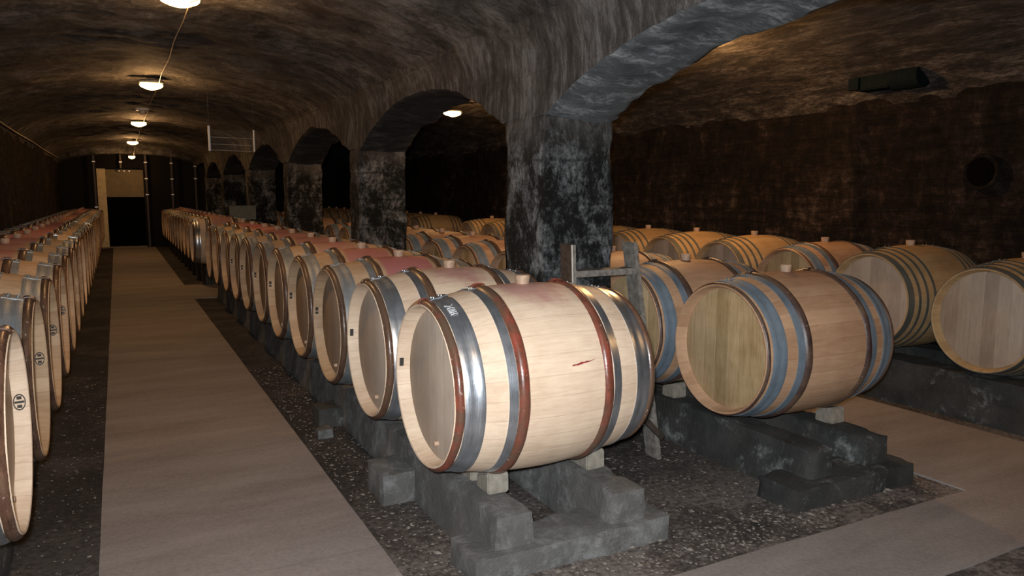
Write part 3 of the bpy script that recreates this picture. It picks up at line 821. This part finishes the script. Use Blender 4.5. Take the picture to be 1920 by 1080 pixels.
def gash():
    CUR[0] = 'A'; bm = bmesh.new(); n = 22; top = []; bot = []
    for i in range(n + 1):
        u = i / n; x = 0.015 + 0.115 * u; w = 0.0055 * math.sin(PI * u ** 0.6) ** 1.0 * (0.7 + 0.5 * noise.noise(Vector((u * 9, 0, 0))))
        a = 1.29 - 0.04 * u
        r = prof(x) + 0.0012
        for lst, s in ((top, -1), (bot, 1)):
            aa = a + s * w / r + 0.006 * noise.noise(Vector((u * 6, 2, 0)))
            lst.append(bm.verts.new((x, -r * math.sin(aa), RB + r * math.cos(aa))))
    for i in range(n): bm.faces.new((top[i], top[i + 1], bot[i + 1], bot[i]))
    bmesh.ops.remove_doubles(bm, verts=bm.verts, dist=1e-5)
    return bm
o = from_bm('wine_mark', gash(), M['gash'], main); o['label'] = 'short dark red streak'

# ------------------------------------------------------------------ stone cradles
def rail(name, x0, x1, y0, y1, z1, mat, lab, group, z0=-0.02, seed=0.0, step=0.032, cat='stone rail'):
    bm = rough_box(x0, x1, y0, y1, z0, z1, step, 0.009, 6.0, seed, 0.002, 0.035)
    o = from_bm(name, bm, mat, smooth=True, angle=42); tag(o, lab, cat, group)
    # origin at base
    c = Vector(((x0 + x1) / 2, (y0 + y1) / 2, 0)); o.data.transform(Matrix.Translation(-c)); o.location = c
    return o
def taper(o, amt):
    for v in o.data.vertices:
        f = max(0, min(1, v.co.z / 0.2)); v.co.x *= 1 - amt * f
rl = rail('stone_rail', 1.185, 1.390, 2.46, 11.3, 0.230, M['cradle'], 'long grey stone rail under the head ends of the row right of the walkway', None, seed=1)
rr = rail('stone_rail', 1.715, 1.925, 2.45, 11.3, 0.230, M['cradle'], 'long grey stone rail under the far ends of the row right of the walkway', None, seed=2)
taper(rl, 0.25); taper(rr, 0.25)
rail('stone_sleeper', 1.10, 2.01, 2.42, 2.66, 0.10, M['cradle'], 'low cross block across the front end of the near stone cradle', None, seed=3, step=0.04, cat='stone block')
rail('stone_block', 1.03, 1.19, 3.30, 3.56, 0.145, M['cradle'], 'squared stone block beside the near cradle, under the second barrel', None, seed=4, step=0.03, cat='stone block')
rail('stone_block', 1.04, 1.19, 4.62, 4.82, 0.12, M['cradle_dark'], 'small stone block beside the cradle below the third barrel', None, seed=5, step=0.03, cat='stone block')
rail('stone_block', 0.99, 1.08, 4.42, 4.54, 0.05, M['cradle'], 'flat stone lying loose by the cradle below the third barrel', None, seed=6, step=0.025, cat='stone block')
for j, (xa, xb, s) in enumerate(((1.2, 1.37, 7), (1.69, 1.86, 8))):
    rail('stone_rail', xa, xb, 12.95, 22.4, 0.300, M['cradle_dark'], 'far stone rail beyond the cross walkway gap, ' + ('walkway side' if j == 0 else 'pillar side'), None, seed=s, step=0.09)
r1 = rail('stone_rail', 2.83, 3.03, 2.42, 11.2, 0.24, M['cradle_dark'], 'left stone rail of the right-hand cradle', None, seed=11)
r2 = rail('stone_rail', 3.22, 3.42, 2.42, 11.2, 0.24, M['cradle_dark'], 'right stone rail of the right-hand cradle, white salt patches', None, seed=12)
taper(r1, 0.25); taper(r2, 0.25)
rail('stone_sleeper', 2.68, 3.50, 2.34, 2.60, 0.105, M['cradle_dark'], 'low cross block across the front end of the right-hand cradle', None, seed=13, step=0.04, cat='stone block')
for j, (xa, xb, s) in enumerate(((2.87, 3.0, 14), (3.25, 3.39, 15))):
    rail('stone_rail', xa, xb, 13.0, 21.6, 0.300, M['cradle_dark'], 'rear stone rail of the row beyond the pillars, ' + ('left' if j == 0 else 'right'), None, seed=s, step=0.12)
for j, (xa, xb, s) in enumerate(((4.78, 5.02, 16), (5.34, 5.54, 17))):
    rail('stone_rail', xa, xb, 1.9, 21.6, 0.302, M['cradle_dark'], 'dark stone rail under the barrels along the right wall, ' + ('walkway side' if j == 0 else 'wall side'), None, seed=s, step=0.09)
for j, (xa, xb, s) in enumerate(((-0.62, -0.45, 18), (-1.10, -0.92, 19))):
    rail('stone_rail', xa, xb, 2.3, 22.9, 0.302, M['cradle_dark'], 'stone rail under the barrels along the left wall, ' + ('walkway side' if j == 0 else 'wall side'), None, seed=s, step=0.09)
rail('stone_block', 3.36, 3.62, 1.40, 1.66, 0.14, M['cradle_dark'], 'dark stone block at the lower right corner of the view', None, seed=20, step=0.03, cat='stone block')

# wooden wedges chocking the barrels
def wedge_me(mat=M['wedge']):
    """half-log chock: flat base, slanted top that meets the belly"""
    bm = bmesh.new(); w = 0.048
    prof_ = [(-0.050, 0.0), (0.065, 0.0), (0.062, 0.060), (0.0, 0.080), (-0.035, 0.090), (-0.048, 0.075)]
    a = [bm.verts.new((-w, y, z)) for y, z in prof_]; b = [bm.verts.new((w, y, z)) for y, z in prof_]
    bm.faces.new(a); bm.faces.new(b[::-1])
    for i in range(len(a)): bm.faces.new((a[i], b[i], b[(i + 1) % len(a)], a[(i + 1) % len(a)]))
    bmesh.ops.recalc_face_normals(bm, faces=bm.faces)
    bmesh.ops.bevel(bm, geom=list(bm.edges), offset=0.006, segments=2, affect='EDGES')
    return mesh_of(bm, 'wedge', mat)
WM = wedge_me()
def wedge(x, y, z, rz, lab, grp):
    o = bpy.data.objects.new('wooden_wedge', WM); COL.objects.link(o); o.location = (x, y, z); o.rotation_euler = (0, 0, rz)
    tag(o, lab, 'wedge', grp)
G1 = 'wedges chocking the row right of the walkway'; G2 = 'wedges chocking the row beyond the pillars'
for i, y in enumerate(ya):
    for j, x in enumerate((1.325, 1.835)):
        if i == 0: lab = 'wooden wedge under the brightest front barrel, ' + ('near its head' if j == 0 else 'near its far end')
        else: lab = 'wooden wedge chocking a barrel further back in the row right of the walkway'
        wedge(x, y - 0.055 + (0.05 if j else 0) * (i == 0), 0.230, 0, lab, G1)
        if i == 0: wedge(x, y + 0.13, 0.230, PI, 'wooden wedge behind the brightest front barrel, ' + ('near its head' if j == 0 else 'near its far end'), G1)
for i in range(11):
    y = 2.845 + 0.79 * i
    for j, x in enumerate((2.93, 3.34)):
        if i == 0 and j == 0: continue
        if i == 0: lab = 'wooden wedge under the front tan barrel on the ' + ('left' if j == 0 else 'right') + ' rail'
        else: lab = 'wooden wedge chocking a barrel further back beyond the pillars'
        wedge(x, y - 0.12, 0.238, 0, lab, G2)

# ------------------------------------------------------------------ ladder leaning on the pillar
ld = empty('wooden_ladder', (2.30, 3.22, 0)); tag(ld, 'weathered grey wooden ladder leaning on the big pillar', 'ladder')
LO = Vector(ld.location)
def lp(o): o.location = -LO; return o
def stringer(xb, xt):
    bm = bmesh.new(); th, dp = 0.028, 0.11
    pb, pt = Vector((xb, 3.255, 0)), Vector((xt, 3.455, 1.185))
    v = []
    for p in (pb, pt):
        for dx, dy in ((-th / 2, -dp / 2), (th / 2, -dp / 2), (th / 2, dp / 2), (-th / 2, dp / 2)): v.append(bm.verts.new(p + Vector((dx, dy, 0))))
    for f in ((3, 2, 1, 0), (4, 5, 6, 7), (0, 1, 5, 4), (1, 2, 6, 5), (2, 3, 7, 6), (3, 0, 4, 7)): bm.faces.new([v[i] for i in f])
    bmesh.ops.bevel(bm, geom=list(bm.edges), offset=0.003, segments=2, affect='EDGES'); return bm
lp(from_bm('stringer', stringer(2.045, 2.125), M['stringer'], ld)); lp(from_bm('stringer', stringer(2.575, 2.530), M['ladder'], ld))
def sx(z, side):
    t = z / 1.185; return (2.045 + 0.08 * t) if side < 0 else (2.575 - 0.045 * t)
for z in (0.22, 0.50, 0.78, 1.035):
    y = 3.255 + 0.2 * z / 1.185
    bm = box_bm(sx(z, -1) + 0.01, sx(z, 1) - 0.01, y - 0.060, y + 0.045, z - 0.022, z + 0.012); bmesh.ops.bevel(bm, geom=list(bm.edges), offset=0.003, segments=2, affect='EDGES')
    rg = lp(from_bm('rung', bm, M['ladder'], ld))
    bm = bmesh.new()
    for fx in (0.08, 0.42, 0.5, 0.62, 0.93):
        x = sx(z, -1) + (sx(z, 1) - sx(z, -1)) * fx
        bmesh.ops.create_uvsphere(bm, u_segments=8, v_segments=5, radius=0.004, matrix=Matrix.Translation((x, y - 0.061, z - 0.004)))
    n_ = from_bm('nail', bm, M['nail'], rg)
lp(from_bm('edge_strip', obox((2.045, 3.198, 0.0), (2.125, 3.398, 1.185), 0.028, 0.004, up=(0, 1, 0)), M['ladder'], ld))
lp(from_bm('edge_bead', obox((2.034, 3.195, 0.0), (2.114, 3.395, 1.183), 0.006, 0.006, up=(0, 1, 0)), M['white'], ld))
lp(from_bm('brace', obox((2.42, 3.185, 0.285), (2.575, 3.185, 0.13), 0.02, 0.03), M['brace'], ld))

# ------------------------------------------------------------------ lamps
def lamp(x, y, zc, lab, grp, power, s=1.15, rz=0.0):
    r = empty('bulkhead_lamp', (x, y, zc)); tag(r, lab, 'lamp', grp)
    bm = bmesh.new(); bmesh.ops.create_uvsphere(bm, u_segments=24, v_segments=12, radius=1.0, matrix=Matrix.Diagonal((0.115 * s, 0.075 * s, 0.03, 1)))
    from_bm('base', bm, M['lampbody'], r, True).location = (0, 0, 0)
    bm = bmesh.new(); bmesh.ops.create_uvsphere(bm, u_segments=24, v_segments=12, radius=1.0, matrix=Matrix.Translation((0, 0, -0.035)) @ Matrix.Diagonal((0.10 * s, 0.065 * s, 0.045, 1)))
    from_bm('glass_cover', bm, M['glow'], r, True)
    bm = bmesh.new()
    for k in range(-1, 2):
        pts = [(0.105 * s * math.cos(a) , 0.045 * s * k, -0.012 - 0.072 * math.sin(a) * (1 if k == 0 else 0.72)) for a in [PI * i / 12 for i in range(13)]]
        tube(pts, 0.003, 6, bm)
    from_bm('guard', bm, M['lampbody'], r, True)
    ldt = bpy.data.lights.new('lamp_light', 'POINT'); ldt.energy = power; ldt.color = (1.0, 0.52, 0.20); ldt.shadow_soft_size = 0.05
    lo = bpy.data.objects.new('lamp_light', ldt); COL.objects.link(lo); lo.parent = r; lo.location = (0, 0, -0.10)
    return r
LY = [5.06, 9.11, 14.1, 19.3]
names = ['warm oval ceiling lamp at the top edge of the view over the walkway', 'warm oval lamp next beyond the topmost one over the walkway', 'third warm lamp along the walkway, below the round fitting', 'farthest warm lamp over the walkway before the door']
P_LEFT = 36
for y, nm in zip(LY, names): lamp(0.40, y, 2.635, nm, 'lamps over the walkway', P_LEFT)
lamp(0.40, 0.6, 2.63, 'warm oval lamp above the viewer', 'lamps over the walkway', P_LEFT * 0.45)
lamp(0.42, 22.2, 2.44, 'lamp hanging just before the far door, under the arch', 'lamps over the walkway', P_LEFT * 0.4, 0.8)
lamp(4.2, 9.9, 2.60, 'warm lamp seen through the second arch', 'lamps of the right vault', 50, 1.3)
lamp(4.33, 5.2, 2.66, 'warm lamp hidden behind the near arch', 'lamps of the right vault', 105)
lamp(4.2, 0.7, 2.66, 'warm lamp of the right vault near the viewer', 'lamps of the right vault', 25)
# cables between the lamps
for i, (a, b) in enumerate(zip([0.6] + LY, LY + [22.2])):
    n = 14; pts = []
    for k in range(n + 1):
        y = a + 0.08 + (b - a - 0.16) * k / n; x = 0.465 + 0.006 * math.sin(k)
        if y > 22.4: break
        pts.append((x, y, 2.615 - 0.01 * math.sin(PI * k / n) if i < 4 else 2.615 - 0.17 * (k / n)))
    o = from_bm('cable', tube(pts, 0.0045, 6), M['cable'], smooth=True)
    tag(o, ['thin pale cable on the vault above the viewer', 'thin pale cable between the two nearest walkway lamps', 'thin cable on the vault between second and third walkway lamps', 'cable between the third and fourth walkway lamps', 'cable from the last walkway lamp to the door lamp'][i], 'cable', 'lamp cables')
# round fitting on the vault
rf = empty('smoke_detector', (0.385, 11.7, 2.60)); tag(rf, 'small round pale fitting on the vault between lamps', 'ceiling fitting')
bm = bmesh.new(); bmesh.ops.create_cone(bm, cap_ends=True, segments=28, radius1=0.085, radius2=0.10, depth=0.03, matrix=Matrix.Translation((0, 0, -0.005)))
from_bm('disc', bm, M['white'], rf)
bm = bmesh.new(); bmesh.ops.create_cone(bm, cap_ends=True, segments=24, radius1=0.035, radius2=0.05, depth=0.05, matrix=Matrix.Translation((0, 0, -0.045)))
from_bm('sensor', bm, M['cable'], rf)
# pipe along the top of the left wall
o = from_bm('wall_pipe', tube([(XL + 0.05, y, 2.355 + 0.006 * math.sin(y * 1.3)) for y in [2 + 0.8 * k for k in range(27)]], 0.010, 8), M['cable'], smooth=True)
tag(o, 'thin pale pipe running along the top of the left wall', 'pipe')

# hanging clear panel with white edges
sg = empty('hanging_panel', (1.175, 9.0, 1.92)); tag(sg, 'small clear panel with white upright edges hanging from the left vault', 'panel')
SO = Vector(sg.location)
def sp(o): o.location = -SO; return o
sp(from_bm('clear_sheet', box_bm(0.95, 1.405, 8.998, 9.003, 1.93, 2.15), M['clear'], sg))
sp(from_bm('edge_strip', box_bm(0.930, 0.950, 8.99, 9.01, 1.92, 2.19), M['white'], sg))
sp(from_bm('edge_strip', box_bm(1.402, 1.414, 8.99, 9.01, 1.92, 2.16), M['white'], sg))
for z in (1.93, 1.995, 2.07): sp(from_bm('cross_wire', tube([(0.94, 8.992, z), (1.41, 8.992, z - 0.008)], 0.003, 6), M['wire'], sg))
for x in (0.94, 1.408): sp(from_bm('suspension_wire', tube([(x, 9, 2.15), (x, 9, 2.63)], 0.0015, 5), M['hose'], sg))

# dark duct high on the right wall
dc = empty('ventilation_duct', (5.85, 4.35, 2.22)); tag(dc, 'dark boxy duct with a round drum high on the right wall', 'duct')
DO = Vector(dc.location)
def dp_(o): o.location = -DO; return o
bm = box_bm(5.78, 6.02, 4.32, 4.66, 2.34, 2.47); bmesh.ops.bevel(bm, geom=list(bm.edges), offset=0.01, segments=2, affect='EDGES'); dp_(from_bm('casing', bm, M['duct'], dc))
bm = bmesh.new(); bmesh.ops.create_cone(bm, cap_ends=True, segments=32, radius1=0.10, radius2=0.10, depth=0.26, matrix=Matrix.Translation((5.86, 4.19, 2.41)) @ Matrix.Rotation(PI / 2, 4, 'X')); dp_(from_bm('drum', bm, M['duct'], dc, True, angle=40))
bm = box_bm(5.76, 5.80, 4.60, 4.70, 2.35, 2.45); dp_(from_bm('grille', bm, M['duct'], dc))
# round opening in the right wall, its inner shade a flat black disc
ro = empty('wall_opening', (5.98, 3.60, 1.62)); tag(ro, 'round hole with a pale salt-crusted rim in the right wall', 'wall hole')
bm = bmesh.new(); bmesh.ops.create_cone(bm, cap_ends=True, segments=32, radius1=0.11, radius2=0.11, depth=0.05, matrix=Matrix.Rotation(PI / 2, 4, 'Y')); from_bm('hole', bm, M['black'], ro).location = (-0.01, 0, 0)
bm = tube([(-0.02, 0.125 * math.cos(a), 0.125 * math.sin(a)) for a in [2 * PI * k / 28 for k in range(29)]], 0.02, 8); from_bm('rim', bm, M['wall'], ro, True)

# steel posts with shiny brackets before the end wall
for i, (x, zs) in enumerate(((-0.475, (2.30, 1.11)), (0.155, (2.30,)), (0.755, (2.30, 1.865, 1.435)), (1.39, (2.29, 1.86, 1.435)), (1.99, (2.215, 1.877)))):
    r = empty('steel_post', (x, 22.98, 0)); full = i != 1
    tag(r, ['leftmost slim steel post, left of the far doorway', 'short steel post hanging above the far doorway', 'steel post at the right edge of the far doorway', 'second steel post right of the far doorway', 'steel post farthest right on the end wall'][i], 'post', 'steel posts at the end wall')
    z0 = 0 if full else 2.14
    from_bm('upright', box_bm(-0.022, 0.022, 0, 0.05, z0, 2.5), M['post'], r)
    for z in zs:
        bm = box_bm(-0.04, 0.04, -0.03, 0.0, z - 0.016, z + 0.016); bmesh.ops.bevel(bm, geom=list(bm.edges), offset=0.004, segments=1, affect='EDGES')
        from_bm('bracket', bm, M['bracket'], r)

# small box on the fourth pillar
bx = empty('wall_box', (2.02, 12.7, 0.98)); tag(bx, 'small grey-green box standing by the fourth pillar', 'box')
bx.location = (2.0, 13.72, 1.02)
from_bm('casing', box_bm(-0.30, 0.12, -0.06, 0.06, 0, 0.22), M['box'], bx)
from_bm('lid', box_bm(-0.31, 0.13, -0.07, 0.07, 0.22, 0.235), M['box'], bx)
from_bm('foot', box_bm(-0.03, 0.03, -0.03, 0.03, -1.02, 0.0), M['box'], bx)

# pebbles and wood chips strewn over the earth (uncountable)
def chips():
    bm = bmesh.new(); r = random.Random(11)
    def bed(x0, x1, y0, y1, n, s0, s1):
        for _ in range(n):
            x, y = r.uniform(x0, x1), r.uniform(y0, y1); s = r.uniform(s0, s1) * (1 if r.random() > .06 else 2.0)
            m = Matrix.Translation((x, y, s * 0.15)) @ Matrix.Rotation(r.uniform(0, 6.28), 4, 'Z') @ Matrix.Diagonal((s * r.uniform(.7, 1.7), s * r.uniform(.5, 1), s * r.uniform(.25, .6), 1))
            vs = [bm.verts.new(m @ Vector(c)) for c in ((1, 0, 0), (0, 1, 0), (-1, 0, 0), (0, -1, 0), (0.1, 0.1, 1), (0, 0, -0.6))]
            for a, b in ((0, 1), (1, 2), (2, 3), (3, 0)):
                bm.faces.new((vs[a], vs[b], vs[4])); bm.faces.new((vs[b], vs[a], vs[5]))
    bed(0.91, 1.18, 2.2, 6.5, 900, 0.003, 0.009)
    bed(1.9, 3.6, 2.18, 2.42, 300, 0.003, 0.009)
    bed(1.15, 2.8, 2.18, 2.45, 420, 0.003, 0.009)
    bed(1.95, 2.8, 2.4, 4.2, 700, 0.003, 0.009)
    bed(3.45, 3.62, 2.2, 5, 160, 0.003, 0.008)
    bed(1.4, 1.68, 2.7, 4.0, 120, 0.003, 0.009)
    bed(-0.6, -0.15, 2.2, 7, 520, 0.003, 0.008)
    return bm
o = from_bm('pebbles', chips(), M['pebble']); tag(o, 'tiny pale pebbles and wood chips strewn over the earth', 'pebbles', kind='stuff')

# ------------------------------------------------------------------ light
fl = bpy.data.lights.new('camera_flash', 'AREA'); fl.shape = 'DISK'; fl.size = 0.06; fl.energy = 135; fl.color = (0.94, 0.97, 1.0)
fo = bpy.data.objects.new('camera_flash', fl); COL.objects.link(fo)
fo.location = (-0.04, -0.02, CAMH + 0.07); fo.rotation_euler = cam.rotation_euler
w = bpy.data.worlds.new('world'); scene.world = w; w.use_nodes = True
w.node_tree.nodes['Background'].inputs[0].default_value = (1.0, 0.85, 0.7, 1); w.node_tree.nodes['Background'].inputs[1].default_value = 0.004
scene.view_settings.view_transform = 'Standard'; scene.view_settings.look = 'None'
scene.view_settings.exposure = 0.0; scene.view_settings.gamma = 1.0; scene.view_settings.use_curve_mapping = False
